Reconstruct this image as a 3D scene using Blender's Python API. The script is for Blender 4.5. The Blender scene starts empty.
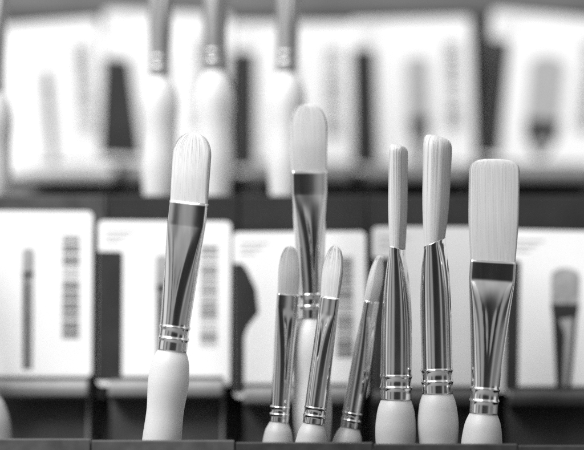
import bpy, bmesh, math, random
from mathutils import Vector, Matrix
random.seed(7)
PI = math.pi
sc = bpy.context.scene
C = sc.collection

# ------------------------------------------------------------------ frame of reference
S = 0.0004          # metres per photo pixel in the plane of sharp focus (y = 0)
D = 1.0             # camera to that plane
CZ = 0.185          # height of the lens above the counter
def sca(Y): return S * (D + Y) / D
def P(px, py, Y):
    k = sca(Y)
    return Vector(((px - 292) * k, Y, CZ + (225 - py) * k))
FLOOR1 = 0.020      # inner floor of the lower bins
RISE = 0.093        # height of one step of the rack
FLOOR2 = FLOOR1 + RISE

# ------------------------------------------------------------------ materials
def mat(name, col, rough=0.5, metal=0.0, noise=0.0, nscale=200.0, bump=0.0, stretch=(1, 1, 1),
        sss=0.0, dust=0.0, coat=0.0, trans=0.0):
    m = bpy.data.materials.new(name); m.use_nodes = True
    nt = m.node_tree; N = nt.nodes; L = nt.links
    b = N['Principled BSDF']
    b.inputs['Base Color'].default_value = (col, col, col, 1)
    b.inputs['Roughness'].default_value = rough
    b.inputs['Metallic'].default_value = metal
    if coat: b.inputs['Coat Weight'].default_value = coat
    if sss:
        b.inputs['Subsurface Weight'].default_value = sss
        b.inputs['Subsurface Radius'].default_value = (1, 1, 1)
        b.inputs['Subsurface Scale'].default_value = 0.006
    tc = N.new('ShaderNodeTexCoord'); mp = N.new('ShaderNodeMapping')
    mp.inputs['Scale'].default_value = stretch
    L.new(tc.outputs['Object'], mp.inputs['Vector'])
    nz = N.new('ShaderNodeTexNoise'); nz.inputs['Scale'].default_value = nscale
    nz.inputs['Detail'].default_value = 5
    L.new(mp.outputs[0], nz.inputs['Vector'])
    colsock = None
    if noise:
        mr = N.new('ShaderNodeMapRange')
        mr.inputs['From Min'].default_value = 0.3; mr.inputs['From Max'].default_value = 0.7
        mr.inputs['To Min'].default_value = col * (1 - noise); mr.inputs['To Max'].default_value = min(1, col * (1 + noise))
        L.new(nz.outputs['Fac'], mr.inputs['Value'])
        colsock = mr.outputs[0]
        mr2 = N.new('ShaderNodeMapRange')
        mr2.inputs['To Min'].default_value = max(0.02, rough - 0.08); mr2.inputs['To Max'].default_value = rough + 0.1
        L.new(nz.outputs['Fac'], mr2.inputs['Value']); L.new(mr2.outputs[0], b.inputs['Roughness'])
    if dust:
        vo = N.new('ShaderNodeTexVoronoi'); vo.inputs['Scale'].default_value = 420
        L.new(tc.outputs['Object'], vo.inputs['Vector'])
        lt = N.new('ShaderNodeMath'); lt.operation = 'LESS_THAN'; lt.inputs[1].default_value = 0.12
        L.new(vo.outputs['Distance'], lt.inputs[0])
        n2 = N.new('ShaderNodeTexNoise'); n2.inputs['Scale'].default_value = 300
        L.new(tc.outputs['Object'], n2.inputs['Vector'])
        gt = N.new('ShaderNodeMath'); gt.operation = 'GREATER_THAN'; gt.inputs[1].default_value = 0.56
        L.new(n2.outputs['Fac'], gt.inputs[0])
        mu = N.new('ShaderNodeMath'); mu.operation = 'MULTIPLY'
        L.new(lt.outputs[0], mu.inputs[0]); L.new(gt.outputs[0], mu.inputs[1])
        m2 = N.new('ShaderNodeMath'); m2.operation = 'MULTIPLY'; m2.inputs[1].default_value = dust
        L.new(mu.outputs[0], m2.inputs[0])
        ad = N.new('ShaderNodeMath'); ad.operation = 'ADD'; ad.inputs[1].default_value = col
        if colsock: L.new(colsock, ad.inputs[1])
        L.new(m2.outputs[0], ad.inputs[0]); colsock = ad.outputs[0]
    if colsock: L.new(colsock, b.inputs['Base Color'])
    if bump:
        bp = N.new('ShaderNodeBump'); bp.inputs['Strength'].default_value = bump
        bp.inputs['Distance'].default_value = 0.0004
        L.new(nz.outputs['Fac'], bp.inputs['Height']); L.new(bp.outputs[0], b.inputs['Normal'])
    return m

M = {}
M['metal'] = mat('polished ferrule metal', 0.72, 0.13, 1.0, noise=0.10, nscale=260, bump=0.05, stretch=(1, 1, 0.12))
M['satin'] = mat('satin ferrule metal', 0.44, 0.45, 1.0, noise=0.10, nscale=260, bump=0.0, stretch=(1, 1, 0.12))
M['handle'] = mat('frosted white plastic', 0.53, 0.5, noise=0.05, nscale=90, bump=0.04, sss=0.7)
M['handle_lit'] = mat('lit frosted plastic', 0.64, 0.5, noise=0.05, nscale=90, bump=0.04, sss=0.8)  # same plastic, lightened to offset the shading on the upper handles
M['handle_shaded'] = mat('shaded frosted plastic', 0.40, 0.5, noise=0.05, nscale=90, bump=0.04, sss=0.7)  # same white plastic, darkened where the light from the left is weaker
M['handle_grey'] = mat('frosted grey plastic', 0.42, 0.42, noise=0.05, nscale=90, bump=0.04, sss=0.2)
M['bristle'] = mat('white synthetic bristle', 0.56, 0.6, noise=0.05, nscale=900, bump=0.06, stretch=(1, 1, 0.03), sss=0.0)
M['bristle_shaded'] = mat('shaded synthetic bristle', 0.48, 0.6, noise=0.06, nscale=900, bump=0.06, stretch=(1, 1, 0.03), sss=0.0)  # same bristle with the weaker light further right put into its colour
M['card'] = mat('white coated card', 0.90, 0.45, noise=0.02, nscale=60)
M['card_shaded'] = mat('shaded white card', 0.64, 0.45, noise=0.03, nscale=60)  # white card greyed to stand for shade behind the brushes
M['ink'] = mat('black printing ink', 0.032, 0.4, noise=0.25, nscale=60)
M['ink_bar'] = mat('dark grey printing ink', 0.13, 0.4, noise=0.25, nscale=60)
M['ink_grey'] = mat('grey printing ink', 0.36, 0.45, noise=0.25, nscale=300)
M['ink_pale'] = mat('pale grey printing ink', 0.42, 0.45, noise=0.1, nscale=300)
M['bin'] = mat('charcoal moulded plastic', 0.013, 0.55, noise=0.35, nscale=50, bump=0.05, dust=0.12)
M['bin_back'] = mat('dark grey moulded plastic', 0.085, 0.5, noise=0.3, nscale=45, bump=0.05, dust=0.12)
M['bin_back_lit'] = mat('lit grey moulded plastic', 0.17, 0.5, noise=0.3, nscale=45, bump=0.05, dust=0.1)  # same bin plastic, lightened where too little light reaches the upper left bins
M['rail_lit'] = mat('lit worn plastic rail', 0.062, 0.5, noise=0.25, nscale=160, bump=0.1)  # rail plastic with the stronger light on the left in its colour
M['rail_shaded'] = mat('shaded plastic rail', 0.026, 0.5, noise=0.35, nscale=160, bump=0.1, dust=0.1)  # same rail, darkened for the weaker light on the right
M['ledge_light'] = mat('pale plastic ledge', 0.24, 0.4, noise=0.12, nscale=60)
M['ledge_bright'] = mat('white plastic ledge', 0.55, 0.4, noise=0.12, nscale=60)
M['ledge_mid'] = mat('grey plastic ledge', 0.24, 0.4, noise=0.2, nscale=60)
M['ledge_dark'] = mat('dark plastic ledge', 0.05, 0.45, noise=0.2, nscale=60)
M['board'] = mat('grey painted board', 0.13, 0.6, noise=0.2, nscale=25)
M['counter'] = mat('grey laminate counter', 0.16, 0.5, noise=0.2, nscale=30)

# ------------------------------------------------------------------ object helpers
def link_mesh(name, bm, m, parent=None, smooth=True, bevel=0.0):
    bmesh.ops.recalc_face_normals(bm, faces=bm.faces[:])
    me = bpy.data.meshes.new(name); bm.to_mesh(me); bm.free()
    ms = m if isinstance(m, list) else [m]
    for x in ms: me.materials.append(x)
    if smooth:
        for p in me.polygons: p.use_smooth = True
    o = bpy.data.objects.new(name, me); C.objects.link(o)
    if parent: o.parent = parent
    if bevel:
        b = o.modifiers.new('bevel', 'BEVEL'); b.width = bevel; b.segments = 2; b.limit_method = 'ANGLE'
        for p in me.polygons: p.use_smooth = False
    return o
def thing(name, label, cat, loc=(0, 0, 0), group=None):
    o = bpy.data.objects.new(name, None); C.objects.link(o)
    o.empty_display_size = 0.01; o.location = loc
    o['label'] = label; o['category'] = cat
    if group: o['group'] = group
    return o
def box(bm, x0, x1, y0, y1, z0, z1):
    v = [bm.verts.new(p) for p in ((x0,y0,z0),(x1,y0,z0),(x1,y1,z0),(x0,y1,z0),(x0,y0,z1),(x1,y0,z1),(x1,y1,z1),(x0,y1,z1))]
    for f in ((3,2,1,0),(4,5,6,7),(0,1,5,4),(1,2,6,5),(2,3,7,6),(3,0,4,7)): bm.faces.new([v[i] for i in f])
def extrude_poly(bm, pts, axis, a0, a1):
    """pts: outline in the plane across axis ('x' -> (y,z), 'y' -> (x,z)), swept from a0 to a1"""
    mk = (lambda p, a: (a, p[0], p[1])) if axis == 'x' else (lambda p, a: (p[0], a, p[1]))
    A = [bm.verts.new(mk(p, a0)) for p in pts]; B = [bm.verts.new(mk(p, a1)) for p in pts]
    n = len(pts)
    bm.faces.new(A); bm.faces.new(B[::-1])
    for i in range(n): bm.faces.new((A[i], A[(i+1) % n], B[(i+1) % n], B[i]))
def quad(bm, x0, x1, z0, z1, y, mi=0):
    f = bm.faces.new([bm.verts.new(p) for p in ((x0,y,z0),(x1,y,z0),(x1,y,z1),(x0,y,z1))]); f.material_index = mi
def poly(bm, pts, y, mi=0):
    f = bm.faces.new([bm.verts.new((p[0], y, p[1])) for p in pts]); f.material_index = mi
def loft(bm, rings, cap0=True, cap1=True):
    R = [[bm.verts.new(p) for p in r] for r in rings]
    n = len(R[0])
    for a, b in zip(R, R[1:]):
        for i in range(n): bm.faces.new((a[i], a[(i+1) % n], b[(i+1) % n], b[i]))
    if cap0: bm.faces.new(R[0][::-1])
    if cap1: bm.faces.new(R[-1])

# ------------------------------------------------------------------ paint brushes
def stadium(L, r, n):
    """flat-sided oval: straight half length L, end radius r, n points evenly spread by angle"""
    out = []
    for i in range(n):
        a = 2 * PI * (i + 0.5) / n
        c, s = math.cos(a), math.sin(a)
        # blend of straight and round parts, parametrised so each ring has the same layout
        q = n // 4
        if c >= 0: out.append((L * min(1, abs(c) * 1.35) + r * c, r * s))
        else: out.append((-L * min(1, abs(c) * 1.35) + r * c, r * s))
    return out
def interp(tab, t):
    """smooth curve through the table (Hermite with limited slopes)"""
    n = len(tab)
    if t <= tab[0][0]: return tab[0][1]
    if t >= tab[-1][0]: return tab[-1][1]
    def slope(i):
        if i == 0 or i == n - 1: return 0.0
        a = (tab[i][1] - tab[i-1][1]) / (tab[i][0] - tab[i-1][0]); b = (tab[i+1][1] - tab[i][1]) / (tab[i+1][0] - tab[i][0])
        return 0.0 if a * b <= 0 else 2 * a * b / (a + b)
    for i in range(n - 1):
        (x0, y0), (x1, y1) = tab[i], tab[i + 1]
        if t <= x1:
            h = x1 - x0; u = (t - x0) / h; m0, m1 = slope(i) * h, slope(i + 1) * h
            return (2*u**3 - 3*u**2 + 1) * y0 + (u**3 - 2*u**2 + u) * m0 + (-2*u**3 + 3*u**2) * y1 + (u**3 - u**2) * m1

def make_brush(label, Y, base, top, tip, r0, half_w, half_t, phi, bw, bt, tipn=2.2, tiph=0.7, taper=1.0,
               floor=FLOOR1, hs=1.0, hmat='handle', bmat='bristle', slant=0.0, flat=0.13, group='brushes standing in the front bins',
               tipslant=0.0, bh0=1.0, collar=1.0, tpow=3.2, metal='metal', dent=1.5):
    """all lengths in photo pixels at depth Y.  r0: ferrule radius at the collar, half_w/half_t: half width and
    half thickness of the flattened mouth, phi: turn about its own axis, bw/bt: bristle half width/thickness"""
    k = sca(Y)
    b = P(*base, Y); t = P(*top, Y); tp = P(*tip, Y)
    d = (t - b).normalized()
    Lf = (t - b).length
    # handle bottom on the bin floor
    rend = 11 * hs * k
    zlow = floor + 0.0003 + rend * math.sqrt(max(0, 1 - d.z ** 2))
    hl = (b.z - zlow) / d.z
    bottom = b - d * hl
    root = thing('paint_brush', label, 'paint brush', (bottom.x, bottom.y, floor), group)
    org = Vector(root.location)
    def frame(ax):
        e1 = Vector((1, 0, 0)); e1 = (e1 - ax * e1.dot(ax)).normalized()
        e2 = ax.cross(e1).normalized()
        return e1 * math.cos(phi) + e2 * math.sin(phi), -e1 * math.sin(phi) + e2 * math.cos(phi)
    e1, e2 = frame(d)
    # --- handle (px profile measured down from the collar)
    prof = [(-6, 0.80 * r0), (0, 0.95 * r0), (1.2, 1.0 * r0), (12 * hs, 0.35 * r0 + 0.65 * 20.5 * hs), (31 * hs, 20.5 * hs), (62 * hs, 18.6 * hs),
            (92 * hs, 19.6 * hs), (140 * hs, 16 * hs), (max(200 * hs, hl / k - 8), 13 * hs)]
    rings = []
    nrow = 64
    for i in range(nrow + 1):
        s = -6 + (hl / k + 6) * i / nrow
        r = interp(prof, s)
        rem = hl / k - s
        if rem < 6: r = r - (6 - rem) ** 2 / 36 * 3.2 * hs
        c = b - d * s * k
        rings.append([c + (e1 * math.cos(a) + e2 * math.sin(a)) * r * k - org for a in [2 * PI * j / 48 for j in range(48)]])
    bm = bmesh.new(); loft(bm, rings)
    link_mesh('handle', bm, M[hmat], root)
    # --- ferrule
    n = 96
    ts = []
    lf = Lf / k
    rows = []
    for i in range(61):
        s_ = 28.0 * i / 60
        o_ = 0.85 * math.exp(-((s_ - 12.5) / 1.6) ** 2) + 0.85 * math.exp(-((s_ - 24) / 1.6) ** 2) - 0.35 * math.exp(-((s_ - 18.2) / 4.0) ** 2)
        if s_ < 1.2: o_ -= 0.7 * (1 - s_ / 1.2) ** 2
        rows.append((s_ * collar, o_ * min(1, collar * 1.1)))
    s0 = 28 * collar; s1 = lf * (1 - flat)
    for i in range(1, 41): rows.append((s0 + (s1 - s0) * i / 40, 0))
    for i in range(1, 7): rows.append((s1 + (lf - s1) * i / 6, 0))
    rings = []
    lip_rows = []
    for s, off in rows:
        u = min(1, max(0, (s - s0) / (s1 - s0)))
        th = r0 - (r0 - half_t) * (u ** tpow)
        wd = r0 + (half_w - r0) * (u ** 1.15)
        th += off; wd += off
        Ls = max(0, wd - th)
        c = b + d * s * k
        ring = []
        for (x, y) in stadium(Ls, th, n):
            if Ls > 0.5 and abs(x) < Ls:
                y -= math.copysign(dent * 6.75 * u * u * (1 - u) * (1 - (x / Ls) ** 2), y)
            v = e1 * x * k + e2 * y * k
            sh = slant * max(0, u) ** 3
            ring.append(c + v + d * (v.x * sh) - org)
        rings.append(ring)
    # turn the mouth inwards so that the metal has a thickness
    for inset, dn in ((0.8, 0.4), (1.6, -4)):
        c = b + d * (lf + dn) * k
        ring = []
        for (x, y) in stadium(max(0, half_w - half_t), half_t - inset, n):
            v = e1 * x * k + e2 * y * k
            ring.append(c + v + d * (v.x * slant) - org)
        rings.append(ring)
    bm = bmesh.new(); loft(bm, rings, True, False)
    link_mesh('ferrule', bm, M[metal], root)
    # --- bristles: a solid tuft with a ridged surface plus loose outer filaments
    ax = (tp - t); bl = ax.length / k; ax.normalize()
    f1, f2 = frame(ax)
    nb = 120
    jit = [random.uniform(-1, 1) for _ in range(nb)]
    jit = [(jit[i] + 0.6 * jit[i-1] + 0.4 * jit[i-2]) / 2 for i in range(nb)]
    tj = [random.uniform(-1, 1) for _ in range(nb)]
    def sect(h):
        g = 1.0
        if h > tiph: g = max(0.0, 1 - ((h - tiph) / (1 - tiph)) ** tipn) ** (1 / tipn)
        ease = math.sin(PI / 2 * min(1, max(0, h) / 0.5))
        w = (half_w - 0.7) * bh0 * (1 - ease) + bw * ease
        q = (half_t - 0.7) * (1 - ease) + bt * ease
        q *= 1 - 0.45 * taper * max(0, (h - 0.35) / 0.65) ** 1.4
        return w * max(0.04, g), q * max(0.12, g ** 0.5)
    def pos(h, i, grow=0.0, extra=0.0):
        w, q = sect(h)
        Ls = max(0, w - q)
        q2 = min(q, w)
        x, y = stadium(Ls, q2, nb)[i]
        f = 1 + grow
        c = t + ax * (h * bl * k)
        v = (f1 * x + f2 * y) * f * k
        rough = jit[i] * 0.02 * k * min(1, h * 3)
        nrm = (f1 * x * 0.3 + f2 * y)
        if nrm.length > 0: nrm = nrm.normalized()
        return c + v + nrm * rough + ax * (v.x * (slant * max(0, 1 - h * 4) + tipslant * max(0, h - 0.5) * 2) + tj[i] * 0.25 * k * max(0, h - 0.7) + extra)
    hs_ = [-0.03] + [0.0 + i / 30 for i in range(0, 22)] + [0.72 + 0.28 * math.sin(i / 14 * PI / 2) for i in range(0, 15)]
    hs_ = sorted(set(round(x, 4) for x in hs_))
    bm = bmesh.new()
    loft(bm, [[pos(h, i) - org for i in range(nb)] for h in hs_])
    o = link_mesh('bristles', bm, M[bmat], root)
    # loose filaments, part of the tuft's own mesh
    bm = bmesh.new(); bm.from_mesh(o.data)
    for _ in range(int(90 + bw * 5)):
        i = random.randrange(nb); g0 = random.uniform(-0.002, 0.006)
        hend = random.uniform(0.93, 1.0)
        ex = random.uniform(0, 1.0) * k * (1 if random.random() < 0.85 else 2.6)
        prev = None
        rr = random.uniform(0.08, 0.15) * k
        sway = random.uniform(-0.5, 0.5) * k
        for j in range(25):
            h = hend * j / 24
            p = pos(h, i, g0 * h, ex * (j / 24) ** 3) - org + f1 * sway * (h ** 2)
            cur = [bm.verts.new(p + (f1 * math.cos(a) + f2 * math.sin(a)) * rr * (1 if j < 20 else 0.7)) for a in (0.3, 2.4, 4.5)]
            if prev:
                for q in range(3): bm.faces.new((prev[q], prev[(q+1) % 3], cur[(q+1) % 3], cur[q]))
            prev = cur
        bm.faces.new(prev)
    for f in bm.faces: f.smooth = True
    bm.to_mesh(o.data); bm.free()
    return root

R = math.radians
# the single leaning brush on the left
make_brush('tall filbert brush leaning right, standing alone in the second bin from the left', 0.0,
           (172, 351), (189, 202), (193.5, 133), 15, 20, 6.5, R(-14), 19.5, 8, tipn=2.2, tiph=0.64, flat=0.15, tpow=2.3, dent=0.7)
# the soft-focus brush behind the three small ones
make_brush('tall round-tipped brush standing behind the three small brushes', 0.019,
           (311, 319), (309, 171), (307.5, 104), 13, 18.5, 5.5, R(13), 19, 7, tipn=2.2, tiph=0.62, flat=0.15)
# three small filberts
make_brush('small filbert brush, leftmost of the trio of small brushes', 0.012,
           (279, 422), (288, 294), (290, 246), 9.6, 11.5, 4.5, R(20), 10.8, 5, tipn=2.0, tiph=0.45, hmat='handle_shaded', bmat='bristle_shaded', hs=0.74, flat=0.10, collar=0.62)
make_brush('small filbert brush, middle one of the trio of small brushes', 0.003,
           (313.5, 424), (330, 297), (335.5, 246), 11, 10.5, 4.5, R(-28), 11, 5, tipn=2.0, tiph=0.45, hmat='handle_shaded', bmat='bristle_shaded', hs=0.78, flat=0.13, collar=0.68)
make_brush('small filbert brush leaning right against the big flat brushes, rightmost of the trio', 0.013,
           (350, 428), (371.5, 301), (380, 256), 10, 11, 4.6, R(58), 10, 5.5, tipn=2.0, tiph=0.45, hmat='handle_shaded', bmat='bristle', hs=0.75, flat=0.13, collar=0.62)
# three big ones on the right
make_brush('big flat brush turned edge on, directly right of the small brushes', 0.004,
           (396, 400), (397.5, 248), (398.5, 145), 15.5, 19, 7.2, R(76), 19, 8.6, tipn=3.4, tiph=0.9, tipslant=-0.2, taper=0.1, slant=-0.24, bmat='bristle_shaded', hmat='handle_shaded', flat=0.04, tpow=3.2)
make_brush('big flat brush with splayed bristles and a bent ferrule mouth, second from the right', 0.003,
           (437.5, 394), (434.5, 242), (438, 136), 15.5, 17, 10.2, R(72), 19, 12.8, tipn=2.8, tiph=0.84, tipslant=-0.24, taper=-0.25, slant=0.40, bmat='bristle_shaded', hmat='handle_shaded', flat=0.03, tpow=4.5)
make_brush('widest flat brush facing front with a square tuft, rightmost in the front bins', -0.003,
           (483.5, 414), (493, 261), (494.5, 159), 14.5, 23, 5.2, R(0), 25, 6.5, tipn=3.4, tiph=0.84, taper=0.6, bmat='bristle_shaded', hmat='handle_shaded', flat=0.125, collar=1.05, tpow=6, dent=1.9)
# a blurred one at the left edge
make_brush('grey handled brush cut off by the lower left edge', 0.034,
           (-13, 396), (-36, 262), (-43, 205), 12, 14, 5, R(10), 14, 6, hmat='handle_grey', hs=0.9)
# second tier
up = dict(hs=0.92, hmat='handle_lit', metal='satin', floor=FLOOR2, group='brushes standing in the upper bins')
make_brush('blurred upper brush with a dark sided ferrule, right above the leaning brush', 0.0785,
           (160, 77), (161, -62), (161, -130), 10.5, 15, 5, R(10), 15, 6, collar=0.8, **up)
make_brush('blurred upper brush with a pale ferrule, middle of the three in the upper bins', 0.0785,
           (215, 71), (214, -68), (214, -135), 11, 15, 5, R(-15), 15, 6, collar=0.8, **up)
make_brush('blurred upper brush with a dark ferrule, right above the tall round-tipped brush', 0.0785,
           (287, 73), (289, -70), (289, -140), 11, 15, 5, R(5), 15, 6, collar=0.8, **up)
make_brush('blurred upper brush cut off by the left edge of the picture', 0.0785,
           (-6, 92), (-5, -48), (-5, -116), 10.5, 15, 5, R(5), 15, 6, collar=0.8, **up)

# ------------------------------------------------------------------ bins
SEAM = [-0.1360, -0.0792, -0.0224, 0.0320, 0.0890, 0.1460]
def make_bin(i, tier, label, rail, ledge, ledge_span=(0.0018, 0.0500), railtop=0.0, ledge_dz=0.0):
    x0, x1 = SEAM[i], SEAM[i + 1]
    if tier == 1: yf, yb, z = -0.016, 0.0612, FLOOR1
    else: yf, yb, z = 0.066, 0.1712, FLOOR2
    root = thing('brush_bin', label, 'storage bin', ((x0 + x1) / 2, (yf + yb) / 2, z - 0.002), 'plastic bins in the %s row' % ('lower' if tier == 1 else 'upper'))
    o = Vector(root.location)
    X0, X1 = x0 + 0.0003 - o.x, x1 - 0.0003 - o.x
    YF, YB = yf - o.y, yb - o.y
    w = 0.0012
    rt = 0.0796 + railtop                       # height of the front rail above the inner floor
    lt = 0.1016 + ledge_dz                      # height of the card ledge
    bm = bmesh.new(); box(bm, X0, X1, YF, YF + 0.0022, 0, rt); link_mesh('front_wall', bm, rail, root, bevel=0.0004)
    bm = bmesh.new(); box(bm, X0 + 0.0018, X0 + 0.0502, YB, YB + w, 0, 0.1600); link_mesh('back_wall', bm, M['bin_back' if tier == 1 else ('bin_back_lit' if i < 3 else 'bin_back')], root, bevel=0.0003)
    bm = bmesh.new(); box(bm, X0 + w, X1 - w - 0.003, YF + 0.0022, YB, 0, 0.002); link_mesh('bin_floor', bm, M['bin'], root, bevel=0.0003)
    for a, b_ in ((X0, X0 + w), (X1 - 0.003 - w, X1 - 0.003)):
        bm = bmesh.new()
        extrude_poly(bm, [(YF + 0.0022, 0), (YB, 0), (YB, rt - 0.006), (YF + 0.0022, rt - 0.004)], 'x', a, b_)
        link_mesh('side_wall', bm, M['bin'], root, smooth=False)
    # rounded ledge that carries the card
    ya = YB - 0.0001
    pts = [(ya, lt)] + [(ya - 0.009 + -0.004 * math.sin(a), lt - 0.0035 + 0.0035 * math.cos(a)) for a in [PI / 2 * j / 8 for j in range(9)]]
    pts += [(ya - 0.0128, lt - 0.0062), (ya - 0.0110, lt - 0.0076), (ya, lt - 0.0085)]
    bm = bmesh.new(); extrude_poly(bm, pts, 'x', X0 + ledge_span[0], X0 + ledge_span[1])
    link_mesh('card_ledge', bm, ledge, root, bevel=0.0012)
    bm = bmesh.new(); box(bm, X0 + ledge_span[0], X0 + ledge_span[1], ya - 0.0052, ya - 0.0040, lt - 0.001, lt + 0.0014)  # dark strip added to draw the shadow line below the card
    link_mesh('card_shadow_line', bm, M['bin'], root, bevel=0.0003)
    # pale edge strip at the right of the back wall
    bm = bmesh.new(); box(bm, X0 + 0.0489, X0 + 0.0502, YB - 0.005, YB - 0.0002, 0.060, lt - 0.009)
    link_mesh('edge_strip', bm, M['ledge_mid'], root, bevel=0.0005)
    return root
names = ['at the left edge', 'holding the leaning brush', 'holding the three small brushes', 'holding the three big flat brushes', 'at the right edge']
lows = [(M['rail_lit'], M['ledge_light'], .0032), (M['rail_lit'], M['ledge_light'], .0026), (M['rail_shaded'], M['ledge_light'], .0018),
        (M['rail_shaded'], M['ledge_dark'], .0012), (M['rail_shaded'], M['ledge_dark'], .0006)]
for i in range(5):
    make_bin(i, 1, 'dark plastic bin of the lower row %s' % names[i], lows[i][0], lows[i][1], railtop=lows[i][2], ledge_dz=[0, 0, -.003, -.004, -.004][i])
upn = ['at the left edge', 'above the leaning brush', 'behind the tall round-tipped brush', 'behind the big edge on brush', 'at the right edge']
ups = [(M['rail_lit'], M['ledge_bright'], (0.012, 0.0535)), (M['bin'], M['ledge_mid'], (0.0018, 0.05)), (M['bin'], M['ledge_mid'], (0.0018, 0.05)),
       (M['bin'], M['ledge_mid'], (0.0018, 0.05)), (M['bin'], M['ledge_mid'], (0.0018, 0.05))]
for i in range(5):
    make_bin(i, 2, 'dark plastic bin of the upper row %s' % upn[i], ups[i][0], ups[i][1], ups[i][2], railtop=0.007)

# ------------------------------------------------------------------ product cards
CW, CH, CT = 0.0562, 0.0700, 0.0006
def rounded(w, h, r, n=6):
    pts = []
    for cx, cz, a0 in ((w/2 - r, r, -90), (w/2 - r, h - r, 0), (-w/2 + r, h - r, 90), (-w/2 + r, r, 180)):
        for j in range(n + 1):
            a = R(a0 + 90 * j / n); pts.append((cx + r * math.cos(a), cz + r * math.sin(a)))
    return pts
def make_card(px, pytop, Y, roll, label, pic, panel_w=0.0105, lean=R(1.0), group='white product cards', w=CW, h=CH, panel_shape=None, barcode=True, panel_ink='ink', sheet='card'):
    """px: left edge of the card, pytop: its top edge (photo pixels at depth Y)"""
    k = sca(Y)
    c = P(px, pytop, Y); c.x += w / 2; c.z -= h
    root = thing('product_card', label, 'product card', c, group)
    root.rotation_euler = (-lean, roll, 0)
    bm = bmesh.new(); extrude_poly(bm, rounded(w, h, 0.0022), 'y', -CT, 0); link_mesh('card_sheet', bm, M[sheet], root, smooth=False)
    y = -CT - 0.00012
    l = -w / 2
    # dark panel down the left side, under the white header
    bm = bmesh.new()
    zt = h - 0.0130
    if panel_shape: poly(bm, [(l + a, z) for a, z in panel_shape], y)
    else:
        poly(bm, [(l + 0.0001, 0.0022), (l + panel_w, 0.0022), (l + panel_w, zt - 0.001), (l + panel_w - 0.001, zt), (l + 0.0001, zt)], y)
    link_mesh('dark_panel', bm, M[panel_ink], root, smooth=False)
    # bar code running down the right side
    if barcode:
        bm = bmesh.new()
        z = h - 0.0105; x0, x1 = l + 0.0435, l + 0.0508
        rnd = random.Random(int(px) + 50)
        while z > h - 0.0535:
            b_ = rnd.choice((0.0002, 0.0002, 0.0004, 0.0006, 0.0010)); g = rnd.choice((0.0003, 0.0003, 0.0005, 0.0009))
            quad(bm, x0, x1, z - b_, z, y); z -= b_ + g
        link_mesh('barcode', bm, M['ink_bar'], root, smooth=False)
    # small print in the header: unreadable grey lines
    bm = bmesh.new()
    for j, (a, b_) in enumerate(((0.003, 0.0155), (0.003, 0.0125), (0.003, 0.0095))):
        z = h - 0.0042 - j * 0.0022
        quad(bm, l + a, l + b_, z - 0.0007, z, y)
    link_mesh('small_print', bm, M['ink_pale'], root, smooth=False)
    # picture of a brush
    bx, bw, fw, zt, zb, grey = pic       # centre, tuft width, neck width, tuft top, tuft bottom
    bm = bmesh.new()
    cx = l + bx; n = 8
    top = [(cx - bw/2 * math.cos(PI * j / n), zt - bw * 0.30 + bw * 0.30 * math.sin(PI * j / n)) for j in range(n + 1)]
    poly(bm, [(cx + bw * 0.48, zb), ] + top[::-1] + [(cx - bw * 0.48, zb)], y, 0)
    zm = zb - bw * 0.55
    poly(bm, [(cx - bw*0.5, zb), (cx + bw*0.5, zb), (cx + bw*0.42, zm), (cx + fw*0.5, 0.003), (cx - fw*0.5, 0.003), (cx - bw*0.42, zm)], y - 0.00005, 1)
    poly(bm, [(cx - bw*0.18, zm), (cx + bw*0.3, zm + 0.0008), (cx + fw*0.22, 0.003), (cx - fw*0.02, 0.003), (cx + bw*0.03, zm - bw*0.5)], y - 0.0001, 2)
    link_mesh('brush_picture', bm, [M['ink_grey' if grey else 'ink_pale'], M['ink'], M['ink_pale']], root, smooth=False)
    return root
G1, G2 = 'product cards in the lower row', 'product cards in the upper row'
Y1, Y2 = 0.0590, 0.1690
def pz(y, top, Y): return CH - (y - top) * sca(Y)
make_card(-41, 211, Y1, R(0.3), 'white card with a thin dark brush picture and bar code, lower left corner', (0.0290, 0.0052, 0.0040, pz(248, 211, Y1), pz(272, 211, Y1), True), group=G1)
make_card(97, 221, Y1, R(0.4), 'white card with dark side panel directly behind the tall leaning brush', (0.0275, 0.0060, 0.0040, pz(255, 221, Y1), pz(285, 221, Y1), True), group=G1)
make_card(234, 232, Y1, R(-0.5), 'white card with a bulging dark side shape behind the three small brushes', (0.0275, 0.0060, 0.0040, pz(270, 232, Y1), pz(300, 232, Y1), True), group=G1,
          panel_shape=[(0.0001, 0.002), (0.0042, 0.002), (0.0046, 0.026), (0.0060, 0.030), (0.0108, 0.036), (0.0098, 0.046), (0.0062, 0.054), (0.0040, 0.057), (0.0001, 0.057)])
make_card(372, 227, Y1, R(0.2), 'white card toned down for shade, mostly hidden behind the big edge on brushes', (0.0275, 0.0060, 0.0040, pz(270, 227, Y1), pz(300, 227, Y1), True), group=G1, sheet='card_shaded')
make_card(504, 231, Y1, R(1.2), 'white card with a wide flat brush picture, lower right corner', (0.0250, 0.0122, 0.0062, pz(268, 231, Y1), pz(304, 231, Y1), True), group=G1, panel_w=0.0058)
make_card(-10, 23, Y2, R(-4.5), 'white card tilted up to the right, upper left corner', (0.0300, 0.0060, 0.0036, pz(62, 17, Y2), pz(78, 17, Y2), True), group=G2, panel_w=0.006, panel_ink='ink_grey')
make_card(98, 13, Y2 - 0.0016, R(2.5), 'white card behind the two upper brushes above the leaning brush', (0.0290, 0.0060, 0.0036, pz(62, 17, Y2), pz(90, 17, Y2), False), group=G2, w=0.0590,
          panel_shape=[(0.0001, 0.0022), (0.0208, 0.0022), (0.0130, 0.0480), (0.0001, 0.0485)])
make_card(232, 23, Y2 - 0.0008, R(0), 'white card with bar code behind the tall round-tipped brush', (0.0270, 0.0060, 0.0036, pz(62, 23, Y2), pz(90, 23, Y2), False), group=G2, panel_w=0.0112)
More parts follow.
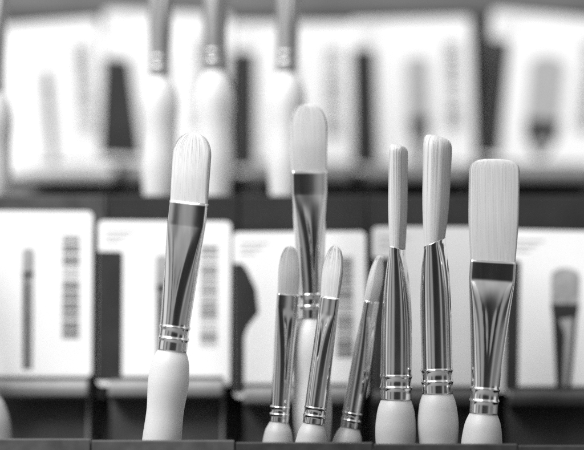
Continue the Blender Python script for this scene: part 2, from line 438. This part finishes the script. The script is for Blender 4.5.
make_card(354, 19, Y2 - 0.0016, R(-1.5), 'white card with a narrow pale brush picture above the edge on brushes', (0.0310, 0.0115, 0.0040, pz(56, 19, Y2), pz(118, 19, Y2), False), group=G2, panel_w=0.0115)
make_card(479, 15, Y2, R(5.2), 'white card sloping down to the right, upper right corner', (0.0280, 0.0170, 0.0040, pz(55, 15, Y2), pz(120, 15, Y2), False), group=G2, panel_w=0.0095)

# ------------------------------------------------------------------ the rack that carries the bins, and the counter
rk = thing('display_rack', 'grey stepped display rack carrying both rows of bins, its back board above the cards', 'display rack', (0, 0.1, 0))
bm = bmesh.new(); box(bm, -0.20, 0.20, -0.03 - 0.1, 0.074 - 0.1, 0.0, FLOOR1 - 0.0022); link_mesh('step', bm, M['board'], rk, bevel=0.001)
bm = bmesh.new(); box(bm, -0.20, 0.20, 0.076 - 0.1, 0.185 - 0.1, 0.0, FLOOR2 - 0.0022); link_mesh('step', bm, M['board'], rk, bevel=0.001)
bm = bmesh.new(); box(bm, -0.20, 0.20, 0.187 - 0.1, 0.197 - 0.1, 0.0, 0.42); link_mesh('back_board', bm, M['board'], rk, bevel=0.001)
bm = bmesh.new(); box(bm, -0.20, 0.20, 0.1765 - 0.1, 0.186 - 0.1, 0.262, 0.2850); link_mesh('rear_rail', bm, M['bin'], rk, bevel=0.001)
bm = bmesh.new(); box(bm, -1.2, 1.2, -0.8, 0.8, -0.03, 0)
ct = link_mesh('counter', bm, M['counter'], None, smooth=False); ct['kind'] = 'structure'

# ------------------------------------------------------------------ light: shop fluorescents above and to the left, dim room with made-up bright bands
w = bpy.data.worlds.new('World'); sc.world = w; w.use_nodes = True
nt = w.node_tree; N = nt.nodes; Lk = nt.links
bg = N['Background']; bg.inputs['Strength'].default_value = 1.0
tc = N.new('ShaderNodeTexCoord'); sx = N.new('ShaderNodeSeparateXYZ'); Lk.new(tc.outputs['Generated'], sx.inputs[0])
az = N.new('ShaderNodeMath'); az.operation = 'ARCTAN2'; Lk.new(sx.outputs['X'], az.inputs[0]); Lk.new(sx.outputs['Y'], az.inputs[1])
cmb = N.new('ShaderNodeCombineXYZ'); Lk.new(az.outputs[0], cmb.inputs['X'])
zs = N.new('ShaderNodeMath'); zs.operation = 'MULTIPLY'; zs.inputs[1].default_value = 0.5; Lk.new(sx.outputs['Z'], zs.inputs[0]); Lk.new(zs.outputs[0], cmb.inputs['Y'])
fa = N.new('ShaderNodeMapRange'); fa.inputs['From Min'].default_value = -PI; fa.inputs['From Max'].default_value = PI
nz = N.new('ShaderNodeTexNoise'); nz.inputs['Scale'].default_value = 3.0; nz.inputs['Detail'].default_value = 3; Lk.new(tc.outputs['Generated'], nz.inputs['Vector'])
wob = N.new('ShaderNodeMath'); wob.operation = 'MULTIPLY_ADD'; wob.inputs[1].default_value = 0.35
Lk.new(nz.outputs['Fac'], wob.inputs[0]); Lk.new(az.outputs[0], wob.inputs[2])
off = N.new('ShaderNodeMath'); off.operation = 'SUBTRACT'; off.inputs[1].default_value = 0.175; Lk.new(wob.outputs[0], off.inputs[0])
Lk.new(off.outputs[0], fa.inputs['Value'])
rp = N.new('ShaderNodeValToRGB'); Lk.new(fa.outputs[0], rp.inputs['Fac'])
stops = [(0, .03), (.045, .04), (.062, .34), (.095, .40), (.115, .10), (.13, .12), (.15, .55), (.175, .45), (.19, .12), (.215, .95), (.275, .95), (.30, .12),
         (.40, .10), (.45, .2), (.56, .2), (.62, .06), (.70, .08), (.73, .85), (.785, .85), (.805, .06), (.86, .05), (.885, .42), (.91, .30), (.925, .05), (.955, .03), (1, .03)]  # unseen bright bands, added to give the ferrules vertical streaks
el = rp.color_ramp.elements
while len(el) > 1: el.remove(el[0])
el[0].position = 0; el[0].color = (.025, .025, .025, 1)
for p_, v_ in stops[1:]:
    e_ = el.new(p_); e_.color = (v_, v_, v_, 1)
r1 = rp
r2 = N.new('ShaderNodeMapRange'); r2.inputs['From Min'].default_value = 0.20; r2.inputs['From Max'].default_value = 0.6; r2.interpolation_type = 'SMOOTHSTEP'
r2.inputs['To Min'].default_value = 0.0; r2.inputs['To Max'].default_value = 0.5; Lk.new(sx.outputs['Z'], r2.inputs['Value'])
ad = N.new('ShaderNodeMath'); ad.operation = 'ADD'; Lk.new(r1.outputs[0], ad.inputs[0]); Lk.new(r2.outputs[0], ad.inputs[1])
Lk.new(ad.outputs[0], bg.inputs['Color'])
def area(name, loc, target, sx_, sy_, e):
    l = bpy.data.lights.new(name, 'AREA'); l.shape = 'RECTANGLE'; l.size = sx_; l.size_y = sy_; l.energy = e
    o = bpy.data.objects.new(name, l); C.objects.link(o); o.location = loc
    o.rotation_euler = (Vector(target) - Vector(loc)).to_track_quat('-Z', 'Y').to_euler()
    return o
area('ceiling_lamp', (-0.75, -0.75, 1.35), (0, 0.1, 0.2), 1.1, 0.7, 47)

# ------------------------------------------------------------------ camera
cam = bpy.data.cameras.new('camera'); co = bpy.data.objects.new('camera', cam); C.objects.link(co)
co.location = (0, -D, CZ); co.rotation_euler = (PI / 2, 0, 0)
cam.sensor_width = 36; cam.lens = 36 * D / (584 * S)
cam.clip_start = 0.05; cam.clip_end = 20
cam.dof.use_dof = True; cam.dof.focus_distance = D; cam.dof.aperture_fstop = 2.35; cam.dof.aperture_blades = 0
sc.camera = co
sc.view_settings.view_transform = 'Standard'; sc.view_settings.look = 'None'; sc.view_settings.exposure = 0; sc.view_settings.gamma = 1
sc.cycles.use_denoising = False
sc.cycles.sample_clamp_direct = 8; sc.cycles.sample_clamp_indirect = 4
